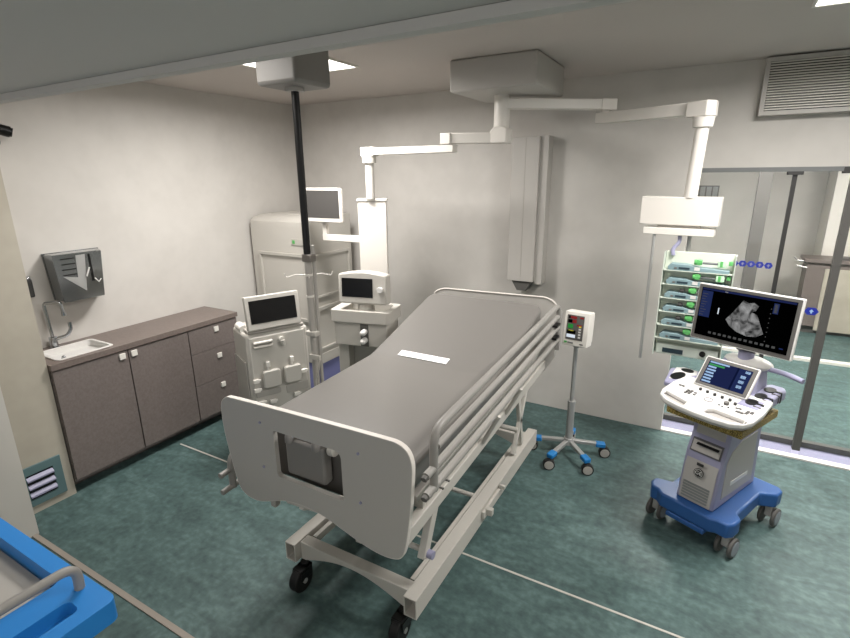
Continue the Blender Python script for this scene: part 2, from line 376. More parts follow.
# trunking panel on back wall
t = thing('wall_trunking', 'tall pale media trunking panel on the back wall above the bed head', 'panel', (-1.35, YB, 1.2))
MB().box(-1.472, -1.245, 4.03, YB-.001, 1.17, 2.33).plate([(4.03, 1.17), (YB-.001, 1.17), (YB-.001, 1.20)], 'x', -1.472, -1.245).obj('body', 'pendbox', t, .003, world=True)
MB().box(-1.245, -1.18, 4.06, YB-.001, 1.15, 2.335).obj('side_cover', 'pendbox', t, .002, world=True)
MB().box(-1.357, -1.353, 4.0285, 4.031, 1.18, 2.32).obj('centre_seam', 'devshade', t, world=True)
MB().plate([(-1.44, 1.168), (-1.26, 1.168), (-1.31, 1.085), (-1.39, 1.085)], 'y', 4.05, 4.15).obj('outlet_cone', 'frameg', t, .004, world=True)

# ---------------------------------------------------------------- ceiling supply pendant with two arms
t = thing('ceiling_supply_pendant', 'white ceiling supply pendant with square housing, two jointed arms, left column and right service head', 'pendant', (-1.29, 3.42, H))
MB().box(-1.575, -1.0, 3.12, 3.72, 2.555, H-.001).obj('ceiling_housing', 'pendbox', t, .012, world=True)
MB().cyl((-1.33, 3.42, 2.35), (-1.33, 3.42, 2.555), .052).obj('centre_tube', 'pend', t, world=True)
MB().plate([(-1.39, 2.25), (-1.27, 2.25), (-1.27, 2.345), (-1.30, 2.36), (-1.36, 2.36), (-1.39, 2.33)], 'y', 3.36, 3.47).obj('hub', 'pend', t, .008, world=True)
a = MB().beam((-1.33, 3.42, 2.285), (-1.68, 3.30, 2.29), .08, .07).box(-1.72, -1.64, 3.26, 3.34, 2.25, 2.325).obj('arm', 'pend', t, .006, world=True)
MB().cyl((-1.68, 3.30, 2.235), (-1.68, 3.30, 2.26), .03).obj('joint', 'pend', t, world=True)
MB().beam((-1.62, 3.30, 2.222), (-2.30, 3.30, 2.222), .075, .05).box(-2.41, -2.29, 3.262, 3.338, 2.19, 2.255).obj('arm', 'pend', t, .004, world=True)
MB().cyl((-2.355, 3.30, 2.14), (-2.355, 3.30, 2.19), .052, .056).obj('joint', 'white', t, world=True)
MB().cyl((-2.355, 3.30, 1.87), (-2.355, 3.30, 2.14), .034).obj('drop_tube', 'pend', t, world=True)
CM = Matrix.Translation((-2.365, 3.33, 0)) @ Matrix.Rotation(radians(31), 4, 'Z')
cl = MB().box(-.112, .112, -.03, .12, 1.1, 1.852, CM).obj('service_column', 'pend', t, .006, world=True)
MB().box(-.12, .12, -.038, .128, 1.853, 1.872, CM).obj('column_cap', 'white', cl, .003, world=True)
# right side
MB().beam((-1.33, 3.42, 2.502), (-.74, 3.86, 2.502), .09, .065).box(-.05, .05, -.05, .06, -.037, .037, Matrix.Translation((-.74, 3.86, 2.50)) @ Matrix.Rotation(radians(-53), 4, 'Z')).obj('arm', 'pend', t, .005, world=True)
MB().cyl((-.74, 3.86, 2.445), (-.74, 3.86, 2.47), .03).obj('joint', 'pend', t, world=True)
MB().beam((-.78, 3.88, 2.415), (-.17, 3.535, 2.405), .085, .07).obj('arm', 'pend', t, .005, world=True)
hub = MB().plate([(-.075, -.05), (.055, -.06), (.075, 0), (.055, .06), (-.075, .05)], 'z', -.05, .035, (), Matrix.Translation((-.125, 3.50, 2.405)) @ Matrix.Rotation(radians(-28), 4, 'Z')).obj('elbow', 'pend', t, .006, world=True)
MB().cyl((-.115, 3.495, 2.30), (-.115, 3.495, 2.355), .052, .06).obj('joint', 'pend', t, world=True)
MB().cyl((-.13, 3.495, 1.9), (-.115, 3.495, 2.30), .037).obj('drop_tube', 'pend', t, world=True)
def rotq(cx, cy, a): return Matrix.Translation((cx, cy, 0)) @ Matrix.Rotation(radians(a), 4, 'Z')
R = rotq(-.175, 3.49, -6)
hd = MB().box(-.225, .215, -.02, .09, 1.735, 1.905, R).obj('service_head', 'pend', t, .004, world=True)
MB().box(-.195, .20, -.03, .08, 1.675, 1.718, R).obj('head_tray', 'white', hd, .003, world=True)
MB().box(-.12, .12, 0, .06, 1.719, 1.7345, R).obj('tray_bracket', 'devshade', hd, world=True)
MB().cyl((-.305, 3.49, .84), (-.305, 3.49, 1.674), .0095, seg=12).obj('hanging_rod', 'steel', t, world=True)
MB().cyl((-.105, 3.52, .90), (-.105, 3.52, 1.674), .0115, seg=12).obj('hanging_rod', 'steel', t, world=True)
MB().tube(smoothpath([(-.16, 3.50, 1.674), (-.155, 3.49, 1.63), (-.19, 3.48, 1.59), (-.18, 3.47, 1.55)], .03), .012, 8).obj('cable', 'lilac', t, world=True)

# infusion rack with syringe pumps
RX = (-.03, 3.475, 0); RA = -3
t = thing('pump_rack', 'pale green infusion rack hanging under the right pendant head', 'rack', RX, RA)
MB().box(-.19, .185, 0, .015, .905, 1.575).obj('back_plate', 'rackm', t, .003)
for k in range(7):
    z = .94+.0885*k
    if k: MB().box(-.188, .183, -.075, -.001, z-.008, z-.004).obj('shelf', 'pumpw', t)
MB().box(-.195, -.191, -.07, .013, .905, 1.575).obj('side_rail', 'pumpw', t)
MB().box(.186, .19, -.07, .013, .905, 1.575).obj('side_rail', 'pumpw', t)
MB().box(-.18, .175, -.05, -.001, .912, .98).obj('power_unit', 'pumpw', t, .004)
MB().box(-.14, -.02, -.053, -.0505, .925, .955).obj('display', 'pumpd', t)
MB().cyl((.09, -.05, .95), (.09, -.058, .95), .018).obj('socket', 'black', t)
where = ['lowest syringe pump of the pale green rack', 'second syringe pump from the bottom of the rack', 'third syringe pump from the bottom of the rack',
         'third syringe pump from the top, partly behind the scanner monitor', 'second syringe pump from the top of the rack', 'topmost syringe pump of the pale green rack']
protop = None
Rk = Matrix.Translation(RX) @ Matrix.Rotation(radians(RA), 4, 'Z')
for k in range(6):
    z = 1.0285+.0885*k-.0039
    loc = Rk @ Vector((0, -.036, z))
    full = (k in (0, 4, 5))
    t = thing('syringe_pump', where[k], 'syringe pump', loc, RA, 'syringe pumps on the rack')
    MB().plate([(-.165, .004), (-.15, 0), (.05 if not full else .165, 0), (.05 if not full else .165, .02), (.0, .026), (-.06, .038), (-.15, .04), (-.168, .022)], 'y', -.034, .034).obj('body', 'pumpb', t, .003)
    MB().box(-.105, -.045, -.0365, -.0345, .010, .022).obj('display', 'pumpd', t)
    MB().box(-.02, .01, -.0365, -.0345, .008, .028).obj('keypad', 'uswhite', t)
    MB().box(-.13, -.115, -.0365, -.0345, .010, .020).obj('indicator', 'brass', t)
    g = .0 if k > 3 else -.01
    MB().cyl((g-.025, -.02, .058), (g+.018, -.02, .058), .017).box(g-.012, g+.012, -.036, -.004, .041, .075).obj('syringe_clamp', 'green', t, .003)
    MB().cyl((g+.02, -.018, .054), (.10, -.018, .054), .007, seg=12).obj('syringe', 'alu', t)
    if full:
        MB().box(.10, .145, -.034, .0, .036, .078).obj('plunger_drive', 'greenlt', t, .004)
        MB().box(.112, .126, -.036, -.0345, .040, .074).obj('plunger_grip', 'green', t)
    if k in (1, 2, 3): MB().cyl((-.085, -.02, .05), (-.06, -.02, .05), .013).obj('stopper', 'frameb', t)
    MB().box(.155, .176, -.03, -.0, .050, .074).obj('end_cap', 'green', t, .003)

# ---------------------------------------------------------------- monitor on the left column
t = thing('pendant_monitor', 'white framed grey screen on a bracket of the left pendant column', 'monitor', (-2.82, 3.26, 1.8))
MB().plate(rrect(-3.01, -2.595, 1.675, 1.955, .02), 'y', 3.225, 3.26).obj('housing', 'pend', t, .01, world=True)
MB().box(-2.99, -2.615, 3.2235, 3.2245, 1.715, 1.935).obj('screen', 'greyscreen', t, world=True)
MB().box(-2.835, -2.795, 3.262, 3.30, 1.535, 1.75).box(-2.838, -2.45, 3.262, 3.31, 1.525, 1.578).obj('bracket_arm', 'pend', t, .004, world=True)

# ---------------------------------------------------------------- ceiling mounted infusion pole
PX, PY = -2.04, 2.2
t = thing('ceiling_infusion_pole', 'ceiling hung black and grey infusion pole with hooks beside the dialysis machine', 'pole', (PX, PY, H))
MB().plate(rrect(PX-.14, PX+.14, PY-.14, PY+.14, .02), 'z', 2.505, H-.001).obj('ceiling_housing', 'polebox', t, .02, world=True)
MB().cyl((PX, PY, 2.485), (PX, PY, 2.505), .05).obj('collar', 'pendbox', t, world=True)
MB().cyl((PX, PY, 1.60), (PX, PY, 2.485), .021).obj('black_rod', 'black', t, world=True)
MB().cyl((PX, PY, .02), (PX, PY, 1.60), .021).cyl((PX+.03, PY+.018, .06), (PX+.03, PY+.018, 1.66), .011).obj('grey_pole', 'devshade', t, world=True)
MB().box(PX-.024, PX+.042, PY-.024, PY+.028, 1.565, 1.61).obj('clamp', 'brass', t, .004, world=True)
for a in (43, 133, 223, 313):
    c = cos(radians(a))*(1 if a in (43, 223) else .5); s = sin(radians(a))*(1 if a in (43, 223) else .5)
    MB().tube(smoothpath([(PX, PY, 1.485), (PX+.08*c, PY+.08*s, 1.49), (PX+.13*c, PY+.13*s, 1.475), (PX+.14*c, PY+.14*s, 1.50)], .012), .0032, 8).obj('hook', 'white', t, world=True)
for z in (1.35, 1.48): MB().cyl((PX, PY, z), (PX, PY, z+.012), .024).obj('ring', 'white', t, world=True)
MB().box(PX-.035, PX+.04, PY-.032, PY+.03, 1.11, 1.14).obj('clamp', 'device', t, .005, world=True)
MB().box(PX-.01, PX+.07, PY-.038, PY-.022, .965, .995).tube(smoothpath([(PX+.065, PY-.03, .97), (PX+.06, PY-.04, .90), (PX+.02, PY-.03, .83), (PX+.02, PY-.03, .70)], .04), .005, 8).obj('line_holder', 'device', t, .003, world=True)

# ---------------------------------------------------------------- tall cabinet in the corner
t = thing('tall_device_cabinet', 'tall pale cabinet with chamfered top and recessed panels in the left corner', 'cabinet', (-3.48, 3.7, 0))
x0, x1, y0, y1 = -3.86, -3.11, 3.40, 4.0
MB().plate([(y0, .30), (y1, .30), (y1, 1.70), (y0+.16, 1.70), (y0+.05, 1.68), (y0+.01, 1.645), (y0, 1.60)], 'x', x0, x1).obj('body', 'device', t, .012, world=True)
MB().box(x0+.12, x1-.06, y0+.17, y1-.06, 1.69, 1.706).obj('top_recess', 'device', t, .004, world=True)
MB().plate(rrect(x0+.10, x1-.06, .72, 1.36, .0), 'y', y0-.020, y0-.0005, [rrect(x0+.13, x1-.085, .75, 1.335, 0)]).obj('front_panel', 'device', t, world=True)
MB().plate(rrect(y0+.03, y1-.05, .95, 1.36, .0), 'x', x1+.0005, x1+.018, [rrect(y0+.045, y1-.08, .97, 1.335, 0)]).obj('side_panel', 'device', t, world=True)
MB().plate(rrect(y0+.03, y1-.05, .44, .86, .0), 'x', x1+.0005, x1+.018, [rrect(y0+.045, y1-.08, .46, .83, 0)]).obj('side_panel', 'device', t, world=True)
MB().box(x1+.0005, x1+.012, y0+.0, y1, .30, .40).obj('base_skirt', 'device', t, .003, world=True)
MB().box(-3.33, -3.13, y0-.008, y0-.0005, 1.44, 1.50).obj('control_plate', 'device', t, .002, world=True)
MB().box(-3.315, -3.285, y0-.012, y0-.0085, 1.455, 1.485).obj('green_button', 'grn' if 0 else 'green', t, world=True)
MB().box(x0+.02, x1-.01, y0+.02, y1-.02, 0, .299).obj('plinth', 'plinth', t, world=True)

# ---------------------------------------------------------------- dialysis machine
t = thing('dialysis_machine', 'pale dialysis machine with tilted screen between the drawers and the bed', 'dialysis machine', (-2.56, 2.41, 0), 65.7)
def dz(c):  # front leans
    return c
MB().box(-.225, .225, .02, .33, .12, 1.0).obj('body', 'device', t, .02)
MB().box(-.235, -.2255, .05, .31, .12, .80).obj('side_cover', 'devshade', t, .004)
MB().box(-.21, .19, .0, .019, .14, .985).obj('front_panel', 'device', t, .008)
MB().box(-.20, .205, .03, .32, 1.001, 1.02).obj('top_tray', 'devshade', t, .006)
MB().cyl((-.195, .14, 1.015), (-.195, .26, 1.015), .03).obj('top_cushion', 'white', t)
S = Matrix.Translation((0, .02, 1.03)) @ Matrix.Rotation(radians(-8), 4, 'X')
mo = MB().box(-.205, .178, -.02, .02, 0, .235, S).obj('monitor', 'device', t, .006)
MB().box(-.178, .150, -.0225, -.0205, .045, .205, S).obj('screen', 'screen', mo)
MB().box(-.05, .05, .03, .10, 1.02, 1.12).obj('monitor_neck', 'devshade', t, .006)
for z in (.945, .915): MB().tube([(-.185, -.012, z), (-.055, -.012, z)], .011, 10).obj('grip_bar', 'device', t)
MB().cyl((.015, -.03, .94), (.015, 0, .94), .022).cyl((.015, -.03, .94), (.02, -.028, .905), .014).obj('knob', 'device', t)
for (a, b) in ((-.145, -.02), (.01, .135)):
    l = MB().plate(rrect(a, b, .605, .735, .02), 'y', -.035, -.001).obj('pump_door', 'device', t, .008)
    c = (a+b)/2-.02 if a < 0 else (a+b)/2+.0
    MB().box(c-.012, c+.014, -.028, -.001, .76, .80).box(c-.008, c+.008, -.018, -.001, .735, .76).obj('latch', 'white', t, .003)
for (u, z) in ((-.185, .67), (-.185, .60), (.165, .665), (-.16, .50), (-.08, .49), (.10, .50)):
    MB().box(u-.03, u+.012, -.025, -.001, z-.012, z+.016).box(u-.005, u+.025, -.018, -.001, z-.006, z+.010).obj('clip', 'white', t, .003)
MB().plate(rrect(-.2, -.02, .54, .585, .01), 'y', -.006, -.001).plate(rrect(.02, .19, .52, .585, .01), 'y', -.006, -.001).obj('recess_plate', 'devshade', t, .002)
MB().box(-.235, .235, -.02, .35, .07, .12).obj('base', 'device', t, .01)
for u in (-.19, .19):
    for v in (.03, .30):
        MB().cyl((u-.012, v, .035), (u+.012, v, .035), .035).box(u-.014, u+.014, v-.014, v+.014, .04, .07).obj('caster', 'rubber', t)

# ---------------------------------------------------------------- ventilator
t = thing('ventilator', 'pale ventilator trolley with small black screen standing in front of the left pendant column', 'ventilator', (-2.15, 2.82, 0), 13.4)
MB().plate(rrect(-.232, .232, -.02, .27, .03), 'z', 1.013, 1.10, [rrect(-.15, .19, .025, .225, .03)]).obj('tray_rim', 'device', t, .008)
MB().box(-.155, .195, .02, .23, 1.014, 1.04).obj('tray_floor', 'devshade', t)
MB().plate([(-.208, .825), (.205, .825), (.21, 1.012), (-.213, 1.012)], 'y', .0, .25).obj('body', 'device', t, .008)
MB().box(.0, .062, -.004, -.0005, .83, 1.0).obj('recess', 'frameg', t)
for z in (.945, .88): MB().cyl((.035, -.045, z), (.035, -.004, z), .022).sph((.035, -.045, z), .021).obj('knob', 'uswhite', t)
MB().cyl((0.02, .08, 1.04), (0.02, .08, 1.16), .065, .06).obj('neck', 'device', t)
S = Matrix.Translation((0, .02, 0)) @ Matrix.Translation((0, 0, 1.145)) @ Matrix.Rotation(radians(-4), 4, 'X') @ Matrix.Translation((0, 0, -1.145))
top = [(-.165+.37*i/10, 1.365+.022*sin(pi*i/10)) for i in range(11)]
mo = MB().plate([(-.165, 1.15), (.21, 1.15)]+[(p[0]+.0, p[1]) for p in top[::-1]], 'y', -.02, .085, (), S).obj('monitor', 'device', t, .012)
MB().box(-.135, .105, -.0225, -.0205, 1.20, 1.337, S).obj('screen', 'screen', mo)
MB().cyl(S @ Vector((.165, -.045, 1.262)), S @ Vector((.165, -.021, 1.262)), .022).obj('dial', 'uswhite', mo, .003)
for (a, b) in ((-.212, -.125), (.13, .205)):
    MB().box(a, b, .05, .22, .12, .824).obj('leg', 'device', t, .006)
MB().box(-.124, .129, .14, .20, .2, .823).obj('back_panel', 'devshade', t)
MB().box(-.24, .24, -.05, .30, .07, .12).obj('base', 'device', t, .01)
for u in (-.2, .2):
    for v in (-.01, .26):
        MB().cyl((u-.012, v, .035), (u+.012, v, .035), .035).box(u-.012, u+.012, v-.012, v+.012, .04, .07).obj('caster', 'rubber', t)

# ---------------------------------------------------------------- patient bed
BED = (-1.31, 2.3, 0)
t = thing('hospital_bed', 'grey hospital bed with rounded end boards, raised right side rails and wheeled steel frame', 'bed', BED)
def tl(c): return (c.x, c.y, c.z+.056*(c.y-1.36))
# base frame
bx = ((-1.69, -1.625), (-.978, -.912))
for (a, b) in bx:
    e = MB().plate(rrect(a, b, .15, .255, 0), 'y', 1.50, 3.24, [rrect(a+.007, b-.007, .157, .248, 0)])
    e.box(a+.007, b-.007, 1.62, 3.23, .157, .248)
    e.obj('base_beam', 'frame', t, .0015, world=True)
    MB().box(a+.007, b-.007, 1.60, 1.619, .157, .248).obj('beam_inner_plate', 'frameg', t, world=True)
for s, x in ((1, -1.60), (-1, -1.003)):
    MB().box(x-.012, x+.012, 1.62, 3.15, .20, .235).obj('inner_rail', 'frame', t, .002, world=True)
arch = [(-1.624, .25), (-.979, .25), (-.979, .135)]+[(-.979-.645*(i/16), .135+.085*sin(pi*i/16)) for i in range(1, 16)]+[(-1.624, .135)]
MB().plate(arch, 'y', 1.54, 1.60).obj('cross_beam', 'frame', t, .003, world=True)
MB().plate(arch, 'y', 3.12, 3.18).obj('cross_beam', 'frame', t, .003, world=True)
MB().cyl((-1.62, 2.36, .215), (-.98, 2.36, .215), .014, seg=12).obj('cross_rod', 'frame', t, world=True)
MB().box(-.905, -.86, 2.25, 2.28, .20, .24).box(-.911, -.895, 2.22, 2.50, .19, .235).box(-.905, -.87, 2.47, 2.49, .235, .26).obj('brake_pedal', 'frame', t, .003, world=True)
def caster(x, y, rz):
    c = MB().cyl((x, y, .115), (x, y, .149), .022).box(x-.03, x+.03, y-.025, y+.025, .118, .132).box(x-.032, x-.027, y-.06, y+.02, .07, .12).box(x+.027, x+.032, y-.06, y+.02, .07, .12).box(x-.03, x+.03, y-.06, y+.02, .125, .132).obj('caster', 'black', t, .003, world=True)
    MB().cyl((x-.024, y-.035, .065), (x+.024, y-.035, .065), .065, seg=28).obj('wheel', 'rubber', c, .006, world=True)
    MB().cyl((x-.034, y-.035, .065), (x+.034, y-.035, .065), .014, seg=12).obj('hub', 'steel', c, world=True)
for x in (-1.60, -1.0):
    caster(x, 1.535, 0); caster(x, 3.10, 0)
# lift struts
for x in (-1.655, -.945):
    MB().beam((x, 1.74, .63), (x, 1.62, .38), .035, .05, (0, 1, 0)).obj('strut', 'frame', t, .003, world=True)
    MB().beam((x, 3.05, .70), (x, 2.82, .27), .025, .035, (0, 1, 0)).beam((x, 2.86, .70), (x, 2.98, .27), .025, .035, (0, 1, 0)).obj('strut', 'frame', t, .003, world=True)
MB().cyl((-1.66, 2.88, .42), (-.94, 2.88, .42), .016, seg=12).cyl((-1.66, 1.635, .41), (-.94, 1.635, .41), .014, seg=12).obj('cross_rod', 'frame', t, world=True)
MB().cyl((-.93, 1.64, .395), (-.90, 1.64, .395), .02, seg=14).obj('strut_cap', 'lilac', t, world=True)
MB().beam((-1.31, 1.8, .28), (-1.31, 2.75, .72), .07, .07).obj('lift_actuator', 'frame', t, .006, world=True)
MB().box(-1.36, -1.26, 2.70, 3.14, .16, .25).obj('motor_housing', 'device', t, .01, world=True)
# upper frame
for a, b in ((-1.72, -1.67), (-.93, -.885)):
    MB().box(a, b, 1.375, 3.26, .625, .69).warp(tl).obj('side_rail_beam', 'frame', t, .004, world=True)
for y in (1.70, 1.76): MB().box(-.935, -.882, y, y+.008, .688, .694).warp(tl).obj('strap', 'frameg', t, world=True)
for y in (1.38, 2.0, 2.7, 3.2): MB().box(-1.67, -.93, y, y+.04, .635, .68).warp(tl).obj('cross_bar', 'frame', t, .003, world=True)
MB().box(-1.70, -.90, 1.50, 3.24, .75, .785).warp(tl).obj('mattress_platform', 'devshade', t, .006, world=True)
MB().cyl((-.99, 2.28, .70), (-.99, 2.28, .75), .07).cyl((-.965, 2.5, .70), (-.965, 2.5, .74), .05).warp(tl).obj('rail_mount', 'frame', t, .004, world=True)
for y in (1.55, 2.05, 2.65, 3.1): MB().box(-1.70, -.90, y, y+.03, .69, .749).warp(tl).obj('platform_support', 'frame', t, world=True)
# end boards
fb = [(-1.78, 1.098), (-1.812, 1.09), (-1.84, 1.065), (-1.85, 1.02), (-1.845, .9), (-1.80, .67), (-1.775, .62), (-1.72, .597), (-1.65, .602), (-1.58, .63), (-1.50, .66), (-1.42, .673), (-1.34, .672), (-1.26, .66), (-1.16, .628), (-1.08, .603), (-1.0, .588), (-.93, .59), (-.885, .61), (-.868, .66), (-.845, .80), (-.830, 1.0), (-.832, 1.05), (-.85, 1.09), (-.885, 1.11), (-.93, 1.115)]
def chaikin(P, n=2):
    for _ in range(n):
        P = [q for i in range(len(P)) for q in ((P[i][0]*.75+P[(i+1) % len(P)][0]*.25, P[i][1]*.75+P[(i+1) % len(P)][1]*.25), (P[i][0]*.25+P[(i+1) % len(P)][0]*.75, P[i][1]*.25+P[(i+1) % len(P)][1]*.75))]
    return P
fb = chaikin(fb)
cut = rrect(-1.525, -1.158, .776, 1.0, (.0, .035, .0, .02))
o = MB().plate(fb, 'y', 1.352, 1.374, [cut]).obj('footboard', 'bedgrey', t, .0, world=True)
MB().plate([(-1.34+(x+1.34)*1.006, .85+(z-.85)*1.011) for x, z in fb], 'y', 1.3525, 1.3745, [fb]).obj('edge_band', 'bededge', o, .0, world=True)
for (x, z) in ((-1.60, 1.02), (-1.605, .80), (-1.07, 1.02), (-1.07, .80)):
    MB().cyl((x, 1.347, z), (x, 1.352, z), .006, seg=12).obj('screw', 'lilac', o, world=True)
bh = .125
MB().plate([(-1.72, .70), (-.90, .70), (-.83, .82), (-.822, 1.15), (-.85, 1.21), (-.91, 1.238), (-1.70, 1.222), (-1.77, 1.19), (-1.79, 1.12), (-1.77, .8)], 'y', 3.275, 3.30).obj('headboard', 'bedgrey', t, .003, world=True)
MB().tube(smoothpath([(-.822, 3.275, .9), (-.822, 3.275, 1.15), (-.85, 3.275, 1.215), (-.91, 3.275, 1.24), (-1.70, 3.275, 1.224), (-1.77, 3.275, 1.192), (-1.792, 3.275, 1.12)], .03), .006, 8).obj('headboard_edge', 'bededge', t, world=True)
MB().box(-1.69, -1.10, 1.455, 1.465, .705, 1.03).obj('added_dark_panel', 'frameg', t, world=True)  # dark sheet added so the footboard opening looks dark inside
# brackets
MB().box(-1.62, -1.59, 1.378, 1.41, .57, .66).box(-1.13, -1.10, 1.378, 1.41, .57, .66).obj('bracket', 'devshade', t, .003, world=True)
MB().plate([(-1.54, .60), (-1.33, .615), (-1.25, .60), (-1.25, .625), (-1.54, .635)], 'y', 1.40, 1.46).obj('foot_bar', 'frame', t, .003, world=True)
# side rails
def zt(y): return 1.135+.05*(y-1.5)
def rail(x, dz, name):
    pts = smoothpath([(x, 1.465, .88+dz), (x, 1.465, zt(1.465)+dz), (x, 3.19, zt(3.19)+dz+.0), (x, 3.225, .93+dz)], .07)
    r = MB().tube(pts, .017, 12).obj(name, 'railm', t, world=True)
    for k, (d, rr) in enumerate(((.078, .014), (.155, .016), (.24, .017))):
        y0 = 1.49 if k == 0 else 1.40
        MB().tube([(x, y0, zt(y0)-d+dz), (x, 3.21, zt(3.21)-d+dz)], rr, 12).obj('rail_bar', 'railm', r, world=True)
        if k: MB().tube([(x, 1.385, zt(1.3)-d+dz), (x, 1.399, zt(1.4)-d+dz)], rr*.8, 12).obj('bar_end', 'frameg', r, world=True)
        if k: MB().box(x-.012, x+.02, 3.10, 3.18, zt(3.15)-d+dz+.025, zt(3.15)-d+dz+.04).obj('slot', 'black', r, world=True)
    MB().box(x-.016, x+.016, 3.20, 3.24, .90+dz, zt(3.2)+dz-.05).obj('end_post', 'railm', r, .006, world=True)
    return r
rail(-.80, 0, 'side_rail')
# lowered rail on the far side
r = MB().tube(smoothpath([(-1.86, 1.37, .60), (-1.86, 1.37, .78), (-1.87, 3.1, .86), (-1.87, 3.14, .66)], .07), .017, 12).obj('side_rail', 'railm', t, world=True)
for z in (.70, .61):
    MB().tube([(-1.86, 1.305, z-.005), (-1.86, 3.12, z+.10)], .014, 12).obj('rail_bar', 'railm', r, world=True)
# rail mounting blocks
for y in (2.75, 3.08):
    MB().cyl((-.80, y-.6, .84), (-.884, y-.6, .67), .011, seg=10).warp(tl).obj('rail_bracket', 'frame', t, world=True)
    MB().box(-1.85, -1.72, y, y+.05, .64, .68).warp(tl).obj('rail_bracket', 'frame', t, .004, world=True)

# control box hung in the footboard opening
t2 = thing('bed_control_box', 'dark grey control box with two hooks hanging in the footboard opening', 'control box', (-1.40, 1.42, .77))
MB().box(-1.505, -1.285, 1.392, 1.445, .775, .955).obj('body', 'ctrl', t2, .012, world=True)
for x in (-1.475, -1.325):
    MB().tube(smoothpath([(x, 1.395, .94), (x, 1.395, .965), (x, 1.42, .975), (x, 1.44, .965)], .02), .022, 12).obj('hook', 'ctrl', t2, world=True)
MB().cyl((-1.46, 1.418, .97), (-1.25, 1.418, .97), .014).cyl((-1.262, 1.415, .955), (-1.235, 1.415, .955), .03).obj('hanging_bar', 'device', t2, .002, world=True)

# mattress
def mz(y):
    pts = ((1.40, .945), (1.46, .957), (2.36, .980), (2.40, .988), (3.16, 1.208), (3.3, 1.25))
    for (a, za), (b, zb) in zip(pts, pts[1:]):
        if y <= b: return za+(zb-za)*(y-a)/(b-a)
    return pts[-1][1]
mb = MB().plate(rrect(-1.745, -.895, 1.475, 3.17, (.02, .07, .07, .02)), 'z', -.125, 0)
for y in [1.60+.12*i for i in range(6)]+[2.36, 2.40, 2.7, 3.0]:
    bmesh.ops.bisect_plane(mb.b, geom=mb.b.verts[:]+mb.b.edges[:]+mb.b.faces[:], plane_co=(0, y, 0), plane_no=(0, 1, 0))
for xx in (-1.5, -1.1):
    bmesh.ops.bisect_plane(mb.b, geom=mb.b.verts[:]+mb.b.edges[:]+mb.b.faces[:], plane_co=(xx, 0, 0), plane_no=(1, 0, 0))
mb.warp(lambda c: (c.x, c.y, c.z+mz(c.y)+(.0 if c.z < -.05 else .004*cos((c.x+1.3)*3.0))-(0 if c.z > -.05 else 0)))
mo = mb.obj('mattress', 'matt', None, .018, seg=3, angle=30)
tag(mo, 'grey vinyl mattress with raised back section lying on the hospital bed', 'mattress')
def onm(y, e): return mz(y)+e
mo = MB().box(-1.56, -1.23, 2.405, 2.455, 0, .002).warp(lambda c: (c.x, c.y, c.z+mz(c.y)+.0065)).obj('paper_strip', 'paper')
tag(mo, 'small white paper strip on the raised back of the mattress', 'paper')

# ---------------------------------------------------------------- patient monitor on rolling stand
SX, SY = -.722, 3.435
t = thing('monitor_stand', 'five legged steel roll stand with blue feet beside the bed head', 'stand', (SX, SY, 0), 0)
MB().cyl((SX, SY, .10), (SX, SY, .15), .045, .036).cyl((SX, SY, .15), (SX, SY, .44), .026).obj('lower_tube', 'steel', t, .002, world=True)
MB().cyl((SX, SY, .44), (SX, SY, .865), .0145).cyl((SX, SY, .43), (SX, SY, .45), .029).obj('upper_tube', 'steel', t, world=True)
for k, a in enumerate((-170, -106, -46, 22, 96)):
    c = Vector((cos(radians(a)), sin(radians(a)), 0)); b = Vector((SX, SY, 0))
    L = .265 if k < 4 else .23
    lg = MB().beam(b+c*.02+Vector((0, 0, .125)), b+c*(L-.05)+Vector((0, 0, .108)), .032, .026).obj('leg', 'steel', t, .004, world=True)
    MB().beam(b+c*(L-.07)+Vector((0, 0, .107)), b+c*(L-.0)+Vector((0, 0, .102)), .05, .034).obj('blue_foot', 'bluefoot', lg, .007, world=True)
    p = b+c*L; n = Vector((-c.y, c.x, 0))
    if k in (0, 1, 2, 3): n = Vector((.35, -.94, 0)) if k != 0 else Vector((.2, -.98, 0))
    w_ = MB().cyl(p+Vector((0, 0, .042))-n*.02, p+Vector((0, 0, .042))+n*.02, .042).obj('wheel', 'rubber', lg, .005, world=True)
    MB().cyl(p+Vector((0, 0, .042))-n*.0225, p+Vector((0, 0, .042))+n*.0225, .033).obj('wheel_cap', 'devshade', w_, .002, world=True)
t = thing('patient_monitor', 'small white vital signs monitor on top of the roll stand', 'monitor', (SX+.005, SY, .865), -8)
Tm = Matrix.Translation((0, 0, .015)) @ Matrix.Rotation(radians(-6), 4, 'X')
MB().plate(rrect(-.088, .088, .0, .245, .012), 'y', -.055, .04, (), Tm).obj('housing', 'white', t, .006)
MB().plate(rrect(-.07, .08, .02, .225, .012), 'y', .041, .075, (), Tm).obj('rear_housing', 'white', t, .006)
MB().box(-.02, .02, -.02, .02, -.0, .016).obj('mount', 'steel', t)
sc = MB().box(-.068, .052, -.0575, -.0555, .045, .22, Tm).obj('screen', 'frameg', t)
def sg(x0, x1, z0, z1, m, n='readout'): MB().box(x0, x1, -.059, -.0577, z0, z1, Tm).obj(n, m, sc)
sg(-.058, -.046, .195, .213, 'e_black'); sg(-.043, .0, .195, .212, 'e_red'); sg(.022, .048, .2, .211, 'e_red')
sg(-.060, -.030, .165, .188, 'e_black'); sg(-.028, .0, .165, .188, 'e_red')
sg(-.058, -.022, .125, .155, 'e_grn'); sg(.005, .04, .145, .156, 'e_red')
sg(-.06, .0, .088, .112, 'e_black'); sg(-.05, -.015, .108, .113, 'e_yel')
sg(-.062, .0, .060, .083, 'e_white')
for k in range(5): sg(.020, .036, .062+.019*k, .073+.019*k, 'uswhite' if k < 4 else 'e_yel', 'key')
